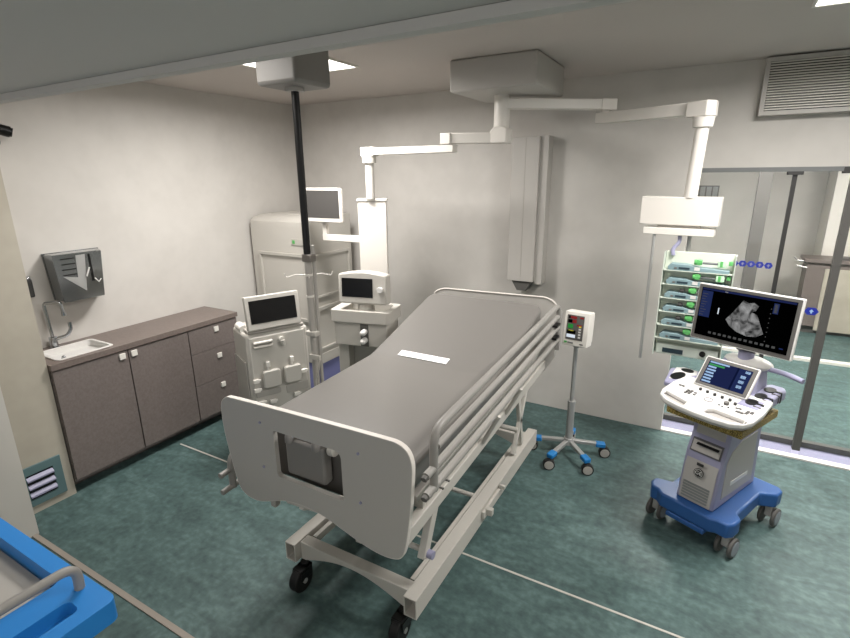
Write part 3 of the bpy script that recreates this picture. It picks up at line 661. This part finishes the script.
MB().box(-.075, -.055, -.0575, -.0555, .018, .03, Tm).obj('green_mark', 'green', t)
MB().box(-.05, -.01, -.0575, -.0555, .018, .028, Tm).obj('grey_mark', 'alu', t)
text('marking', 'Mi-15', .012, 'black', t, Tm @ Matrix.Translation((.05, -.0558, .024)) @ Matrix.Rotation(radians(90), 4, 'X')) if 0 else MB().box(.035, .06, -.0575, -.0555, .018, .024, Tm).obj('black_mark', 'frameb', t)

# ---------------------------------------------------------------- ultrasound cart
t = thing('ultrasound_machine', 'white and blue ultrasound cart with wide lit monitor, standing before the glass wall', 'ultrasound machine', (.235, 3.13, 0), -25.5)
bp = rrect(-.27, .25, -.30, .30, .05)
bp = [(-.27, -.25), (-.24, -.30), (-.20, -.30), (-.16, -.33), (.12, -.33), (.15, -.31), (.205, -.31), (.225, -.27), (.225, -.20), (.19, -.16), (.18, .14), (.25, .20), (.25, .27), (.22, .30), (-.24, .30), (-.27, .27), (-.27, .2), (-.19, .14), (-.19, -.16), (-.27, -.20)]
MB().plate(bp, 'z', .135, .225).obj('base', 'bluedk', t, .012, seg=3)
MB().box(-.12, .1, -.335, -.15, .105, .135).obj('base_skirt', 'bluedk', t, .006)
for (u, v) in ((-.215, -.245), (.19, -.24), (.215, .235), (-.225, .235)):
    c = MB().box(u-.02, u+.02, v-.03, v+.03, .06, .134).obj('caster', 'usgrey', t, .006)
    for s in (-1, 1):
        w_ = MB().cyl((u+s*.024, v, .058), (u+s*.044, v, .058), .058).obj('wheel', 'frameg', c, .006)
        MB().cyl((u+s*.045, v, .058), (u+s*.048, v, .058), .044).obj('wheel_disc', 'whl', w_, .002)
prof = [(-.275, .226), (.235, .226), (.20, .74), (-.185, .74), (-.20, .62), (-.235, .52)]
MB().plate(prof, 'x', -.105, .105).warp(lambda c: (c.x*(1-.06*(c.z-.226)), c.y, c.z)).obj('tower', 'lilac', t, .012)
MB().plate([(-.278, .235), (-.255, .44), (-.234, .50), (-.2295, .50), (-.25, .44), (-.27, .235)], 'x', -.088, .088).obj('front_panel', 'usgrey', t, .003)
MB().plate([(-.20, .28), (.17, .27), (.15, .60), (-.04, .60), (-.15, .56), (-.19, .50)], 'x', .1, .109).warp(lambda c: (c.x-.008*(c.z-.226), c.y, c.z)).obj('side_panel', 'usgrey', t, .003)
MB().plate([(-.12, .34), (.09, .335), (.09, .36), (-.12, .365)], 'x', .1085, .111).obj('side_slot', 'uswhite', t)
def onf(z):   # v of the front of the tower
    return -.275+.04*(z-.226)/.294 if z < .52 else -.235+.035*(z-.52)/.10
MB().plate([(onf(.52)-.004, .525), (onf(.60)-.004, .60), (onf(.60)+.004, .60), (onf(.52)+.004, .525)], 'x', -.082, .085).obj('drive_bay', 'usdark', t)
MB().plate([(onf(.53)-.009, .535), (onf(.59)-.009, .59), (onf(.59)-.003, .59), (onf(.53)-.003, .535)], 'x', -.074, .077).obj('drive_front', 'usgrey', t)
MB().plate([(onf(.53)-.010, .575), (onf(.59)-.010, .583), (onf(.59)-.006, .583), (onf(.53)-.006, .575)], 'x', -.05, .07).obj('drive_slot', 'black', t)
MB().plate([(-.205, .628), (-.19, .70), (-.18, .70), (-.197, .628)], 'x', -.075, .08).obj('upper_bay', 'usgrey', t, .002)
for k in range(6):
    z = .25+.017*k
    MB().plate([(-.2795+.0975*(z-.235), z), (-.2795+.0975*(z+.008-.235), z+.009), (-.275+.0975*(z-.235), z+.009), (-.275+.0975*(z-.235), z)], 'x', -.075, .07).obj('grille_slot', 'alu', t)
FM = Matrix.Translation((-.002, -.2645, .42)) @ Matrix.Rotation(radians(90-6), 4, 'X')
MB().cyl(FM @ Vector((0, 0, -.001)), FM @ Vector((0, 0, .003)), .027, seg=32).obj('badge', 'black', t)
rg = [FM @ Vector((.0225*cos(2*pi*k/28), .0225*sin(2*pi*k/28), .004)) for k in range(28)]
MB().tube(rg, .0012, 6, True).obj('badge_ring', 'uswhite', t)
text('badge_letters', 'GE', .03, 'uswhite', t, FM @ Matrix.Translation((0, 0, .0036)))
MB().box(-.02, .015, -.262, -.256, .462, .477).obj('switch', 'frameb', t)
# gold tray
MB().plate(rrect(-.20, .20, -.33, .10, .01), 'z', .742, .785).obj('speckled_tray', 'tray', t, .004)
# console
def cz(c): return (c.x*.90-.0, (c.y+.2)*.86-.2, c.z-.006+.10*(c.y+.2))
con = [(-.255, -.06), (-.275, -.20), (-.27, -.34), (-.245, -.405), (-.19, -.445), (-.10, -.465), (0, -.475), (.10, -.475), (.19, -.46), (.245, -.42), (.268, -.36), (.27, -.22), (.25, -.06)]
h1 = rrect(-.225, -.075, -.425, -.355, .015); h2 = rrect(.03, .215, -.435, -.37, .015)
h1 = [(-.245, -.335), (-.235, -.385), (-.17, -.425), (-.08, -.445), (-.085, -.385)]
h2 = [(.03, -.385), (.035, -.43), (.10, -.447), (.18, -.44), (.235, -.41), (.23, -.365), (.06, -.36)]
MB().plate(con, 'z', .860, .885, [h1, h2]).warp(cz).obj('console', 'uswhite', t, .006, seg=3)
MB().plate([(x*.975, (y+.2)*.965-.2) for x, y in con], 'z', .845, .8595).warp(cz).obj('console_base', 'usgrey', t, .004)
MB().plate([(-.19, -.04), (-.20, -.28), (-.10, -.34), (.12, -.35), (.20, -.30), (.19, -.04)], 'z', .790, .8445).warp(cz).obj('console_underside', 'devshade', t, .008)
def key(u, v, a, b, m='frameg', n='key'):
    MB().box(u-a*1.15, u+a*1.15, v-b*1.4, v+b*1.4, .8852, .890).warp(cz).obj(n, m, t, .001)
for (u, v) in ((-.215, -.225), (-.195, -.225), (-.145, -.255), (-.125, -.25), (-.145, -.275), (-.125, -.27), (-.145, -.295), (-.125, -.29), (-.095, -.285), (-.10, -.26),
               (.145, -.275), (.16, -.27), (.205, -.27), (.225, -.265), (.205, -.285), (.225, -.28), (.205, -.30)):
    key(u, v, .007, .004)
key(.175, -.31, .018, .006)
for (u, v) in ((-.10, -.20), (-.055, -.205), (-.01, -.21), (.035, -.213), (.08, -.215), (.12, -.24)):
    MB().cyl((u, v, .8852), (u, v, .897), .0085, seg=16).warp(cz).obj('knob', 'frameb', t)
MB().cyl((.085, -.27, .8852), (.085, -.27, .90), .014, seg=20).warp(cz).obj('dial', 'frameg', t, .002)
for (u, v) in ((.06, -.305), (.08, -.31), (.11, -.30)): MB().cyl((u, v, .8852), (u, v, .890), .005, seg=12).warp(cz).obj('button', 'frameb', t)
MB().tube([(-.01+.024*cos(2*pi*k/32), -.285+.024*sin(2*pi*k/32), .886) for k in range(32)], .0016, 6, True).warp(cz).obj('trackball_ring', 'frameg', t)
MB().sph((-.01, -.285, .878), .018, (1, 1, .75)).warp(cz).obj('trackball', 'uswhite', t)
# holders
def hlz(c): return ((c.x+.25)*1.2-.262, c.y*1.2-.06, c.z-.012+.05*c.y)
def hz(c): return (c.x*.78-.005, c.y-.03, c.z-.012+.05*c.y)
hl = MB().plate([(-.335, .03), (-.30, .09), (-.20, .09), (-.17, .03), (-.20, -.14), (-.27, -.14)], 'z', .865, .895).warp(hlz).obj('left_holder', 'lilac', t, .008)
MB().plate([(-.315, .05), (-.29, .075), (-.22, .075), (-.20, .03), (-.215, -.0), (-.26, -.10), (-.27, -.1)], 'z', .8955, .899).warp(hlz).obj('holder_top', 'uswhite', hl, .001)
for (u, v, a, b) in ((-.255, .045, .03, .022), (-.255, -.045, .028, .05)):
    MB().cyl((0, 0, 0), (0, 0, .003), 1, seg=28).warp(lambda c: (u+c.x*a, v+c.y*b, .8993+c.z)).warp(hlz).obj('gel_well', 'black', hl)
hr = MB().plate([(.14, .15), (.17, .18), (.25, .18), (.275, .15), (.275, -.19), (.14, -.19)], 'z', .845, .905).warp(hz).obj('right_holder', 'lilac', t, .012)
for k, v in enumerate((-.13, -.025, .085)):
    MB().cyl((0, 0, 0), (0, 0, .004), 1, seg=28).warp(lambda c: (.205+c.x*.036, v+c.y*.036, .9055+c.z)).box(.20, .276, v-.006, v+.006, .9055, .9095).box(.2755, .279, v-.006, v+.006, .85, .909).warp(hz).obj('probe_well', 'black', hr)
    MB().tube([(.277, v-.03, .86), (.279, v-.03, .90), (.235, v-.04, .908)], .004, 8).warp(hz).obj('cable_hook', 'frameg', hr)
# touch panel
A = Vector((-.145, -.165, .90)); 
Tt = Matrix.Translation((-.005, -.165, .893)) @ Matrix.Rotation(radians(50), 4, 'X')
tp = MB().plate(rrect(-.145, .135, 0, .185, .008), 'z', -.02, 0, (), Tt).obj('touch_panel', 'uswhite', t, .004)
MB().plate(rrect(-.138, .128, .006, .178, .004), 'z', .0003, .0015, (), Tt).obj('bezel', 'frameg', tp)
MB().box(-.118, .108, .022, .160, .0018, .0025, Tt).obj('touch_screen', 'e_navy', tp)
def tg(a, b, c, d, m, n='screen_field'): MB().box(a, b, c, d, .0027, .0034, Tt).obj(n, m, tp)
tg(.032, .042, .022, .160, 'e_navy2'); tg(.042, .107, .024, .158, 'e_bar')
tg(-.112, -.01, .148, .157, 'e_lblue'); tg(-.112, -.03, .132, .142, 'e_green')
for k in range(6): tg(-.112, -.065-.004*(k % 2), .028+.018*k, .038+.018*k, 'e_lblue')
for k in range(3): tg(.062, .088, .045+.03*k, .062+.03*k, 'e_lblue')
tg(.075, .1, .138, .152, 'e_lblue')
# shoulder behind panel
MB().plate([(-.15, .86), (-.10, .86), (.03, 1.03), (.10, 1.035), (.13, .98), (.13, .80), (-.15, .80)], 'x', -.13, .13).warp(lambda c: (c.x*(1-.25*max(0, (c.z-.9)/.13)), c.y, c.z)).obj('shoulder', 'lilac', t, .03, seg=4)
MB().sph((.02, .07, 1.02), .1, (1.25, .75, .38)).obj('shoulder_cap', 'uswhite', t)
MB().cyl((.01, .05, 1.03), (.01, .05, 1.085), .04).obj('neck', 'lilac', t, .004)
MB().box(-.04, .06, .03, .07, 1.085, 1.18).obj('monitor_mount', 'usdark', t, .006)
MB().tube(smoothpath([(.06, .06, 1.01), (.20, .055, 1.015), (.30, .03, 1.005)], .06), .014, 12).obj('side_handle', 'lilac', t)
# monitor
Mm = Matrix.Translation((-.012, -.03, 1.113)) @ Matrix.Diagonal((.985, 1, 1, 1)) @ Matrix.Rotation(radians(-5), 4, 'X')
mo = MB().plate(rrect(-.265, .265, .0, .325, .006), 'y', .0, .02, (), Mm).obj('monitor', 'uswhite', t, .004)
MB().plate(rrect(-.26, .256, .005, .318, .004), 'y', -.0015, -.0003, (), Mm).obj('monitor_bezel', 'frameg', mo)
MB().box(-.242, .238, -.0035, -.0018, .026, .303, Mm).obj('monitor_screen', 'e_black', mo)
def mg(a, b, c, d, m, n='screen_field'): MB().box(a, b, -.0046, -.0037, c, d, Mm).obj(n, m, mo)
mg(-.238, -.178, .135, .285, 'e_bar'); mg(-.238, .234, .290, .301, 'e_navy'); mg(.20, .218, .05, .056, 'e_bar')
for k in range(9): mg(-.234, -.214+.006*(k % 3), .145+.015*k, .149+.015*k, 'e_mgrey', 'text_line')
mg(-.135, -.129, .165, .20, 'e_white'); mg(-.115, -.10, .292, .297, 'e_grey')
for k in range(13): mg(-.165+.0275*k, -.149+.0275*k, .046, .058, 'e_mgrey', 'thumbnail')
for k in range(8): mg(.125, .129, .07+.025*k, .075+.025*k, 'e_mgrey', 'scale_tick')
mg(.135, .16, .225, .28, 'e_bar'); mg(.14, .155, .23, .275, 'e_mgrey')
fan = [(a*1.05+.035, b*.94) for a, b in [(-.045, .285), (-.02, .272), (.005, .28), (.03, .265), (.02, .235), (0, .225), (.03, .215), (.055, .16), (.075, .115), (.045, .09), (.0, .082), (-.05, .095), (-.09, .12), (-.115, .155), (-.085, .205)]]
MB().plate(fan, 'y', -.0046, -.0037, (), Mm).obj('scan_picture', 'scan', mo)

# ---------------------------------------------------------------- arrow stickers on the glass
pos = [(.182, 1.415, 'leftmost'), (.223+.01, 1.4165, 'second from the left'), (.284, 1.416, 'middle'), (.336, 1.415, 'fourth from the left'), (.388, 1.413, 'rightmost')]
def sticker(x, z, w, h, label, grp):
    hx = [(x-w, z), (x-w*.5, z-h), (x+w*.5, z-h), (x+w, z), (x+w*.5, z+h), (x-w*.5, z+h)]
    t = thing('arrow_sticker', label, 'sticker', (x, YB+.019, z), 0, grp)
    MB().plate(hx, 'y', YB+.0175, YB+.0195).obj('backing', 'sticker', t, world=True)
    k = h*.55
    MB().plate([(x-k, z-.1*k), (x, z+k), (x+k, z-.1*k), (x+.35*k, z-.1*k), (x+.35*k, z-k), (x-.35*k, z-k), (x-.35*k, z-.1*k)], 'y', YB+.0165, YB+.0173).obj('arrow_mark', 'e_lblue' if w > .03 else 'lilac', t, world=True)
for (x, z, s) in pos: sticker(x, z, .026, .021, 'small blue hexagon sticker on the glass, %s of five in a row' % s, 'blue stickers in a row on the glass')
sticker(.68, 1.118, .043, .026, 'larger blue hexagon arrow sticker low on the glass by the post', None)

# ---------------------------------------------------------------- corridor things
t = thing('reception_counter', 'taupe counter with pale front panel seen through the glass', 'counter', (2.0, 8.15, 0))
MB().box(1.14, 3.2, 7.9, 8.25, .10, .93).obj('body', 'cab', t, world=True)
MB().box(1.33, 3.15, 7.885, 7.899, .05, .86).obj('front_panel', 'cream', t, .004, world=True)
MB().box(1.10, 3.25, 7.86, 8.28, .93, .975).obj('counter_top', 'cab', t, .004, world=True)
MB().box(1.2, 3.1, 7.95, 8.2, 0, .10).obj('plinth', 'frameg', t, world=True)
MB().tube(smoothpath([(1.14, 7.9, .93), (1.02, 7.9, .95), (.99, 7.9, .99)], .03), .012, 8).tube([(1.14, 7.9, .86), (1.03, 7.9, .88)], .01, 8).obj('hook', 'steel', t, world=True)
mo = MB().box(1.42, 1.72, 7.92, 8.12, .976, 1.0).obj('keyboard', 'frameg', None, .004); tag(mo, 'grey keyboard lying on the counter beyond the glass', 'keyboard')
t = thing('counter_screen', 'small screen with blue and green picture on the far counter', 'monitor', (1.85, 8.1, .976))
MB().box(1.655, 2.1, 8.10, 8.13, 1.01, 1.33).box(1.8, 1.95, 8.05, 8.17, .976, 1.01).obj('housing', 'frameb', t, .004, world=True)
MB().box(1.665, 2.09, 8.097, 8.0995, 1.13, 1.32).obj('sky_picture', 'poster', t, world=True)
MB().box(1.665, 2.09, 8.097, 8.0995, 1.02, 1.129).obj('grass_picture', 'green', t, world=True)
t = thing('corridor_grille', 'small dark grey slatted grille on the far corridor wall', 'vent', (-.2, 8.9, 1.85))
MB().box(-.30, .04, 8.885, 8.8995, 1.63, 1.85).obj('frame', 'frameg', t, world=True)
for k in range(4): MB().box(-.29+.083*k, -.225+.083*k, 8.88, 8.8845, 1.645, 1.835).obj('slat', 'alu', t, world=True)

# ---------------------------------------------------------------- blue stretcher in the foreground
t = thing('transport_stretcher', 'blue framed transport stretcher with grey pad platform and tubular end handle, front left', 'stretcher', (-2.3, .3, 0))
zs = .80
outer = rrect(-3.25, -1.455, -.02, .612, .03)
MB().plate(outer, 'z', zs-.075, zs, [rrect(-3.05, -1.68, .045, .56, .03), rrect(-1.575, -1.51, .08, .53, .02)]).obj('frame', 'blue', t, .010, world=True)
MB().box(-3.055, -1.685, .04, .553, zs-.07, zs-.055).obj('platform', 'devshade', t, world=True)
MB().box(-1.58, -1.505, .075, .535, zs-.07, zs-.045).obj('grip_trough', 'blue', t, world=True)
MB().tube(smoothpath([(-1.60, .575, zs-.02), (-1.59, .575, .89), (-1.60, .03, .89), (-1.60, .03, zs-.02)], .05), .015, 12).obj('end_handle', 'railm', t, world=True)
for x in (-3.0, -1.65):
    for y in (.06, .52):
        MB().box(x-.02, x+.02, y-.02, y+.02, .15, zs-.076).obj('leg', 'devshade', t, .004, world=True)
        MB().cyl((x-.02, y, .07), (x+.02, y, .07), .07).box(x-.014, x+.014, y-.014, y+.014, .10, .149).obj('caster', 'rubber', t, .004, world=True)
MB().box(-2.98, -1.67, .04, .08, .30, .34).box(-2.98, -1.67, .50, .54, .30, .34).obj('lower_rail', 'devshade', t, .004, world=True)

# ---------------------------------------------------------------- world, camera
w = bpy.data.worlds.new('World'); scene.world = w; w.use_nodes = True
w.node_tree.nodes['Background'].inputs[0].default_value = (.95, .97, 1, 1); w.node_tree.nodes['Background'].inputs[1].default_value = SKY
cam = bpy.data.objects.new('camera', bpy.data.cameras.new('camera')); COL.objects.link(cam)
yaw, pitch, roll = radians(29.605), radians(16.133), radians(-.579)
F = Vector((-sin(yaw)*cos(pitch), cos(yaw)*cos(pitch), -sin(pitch)))
Rr = Vector((cos(yaw), sin(yaw), 0)); U = Rr.cross(F)
R2 = Rr*cos(roll)+U*sin(roll); U2 = -Rr*sin(roll)+U*cos(roll)
m = Matrix((R2, U2, -F)).transposed().to_4x4(); m.translation = (0, 0, 2.05)
cam.matrix_world = m
cam.data.sensor_width = 36; cam.data.lens = 499.1/850*36; cam.data.clip_start = .05
scene.camera = cam
scene.view_settings.view_transform = 'Standard'; scene.view_settings.look = 'None'
scene.view_settings.gamma = 1; scene.view_settings.use_curve_mapping = False
scene.view_settings.exposure = 0
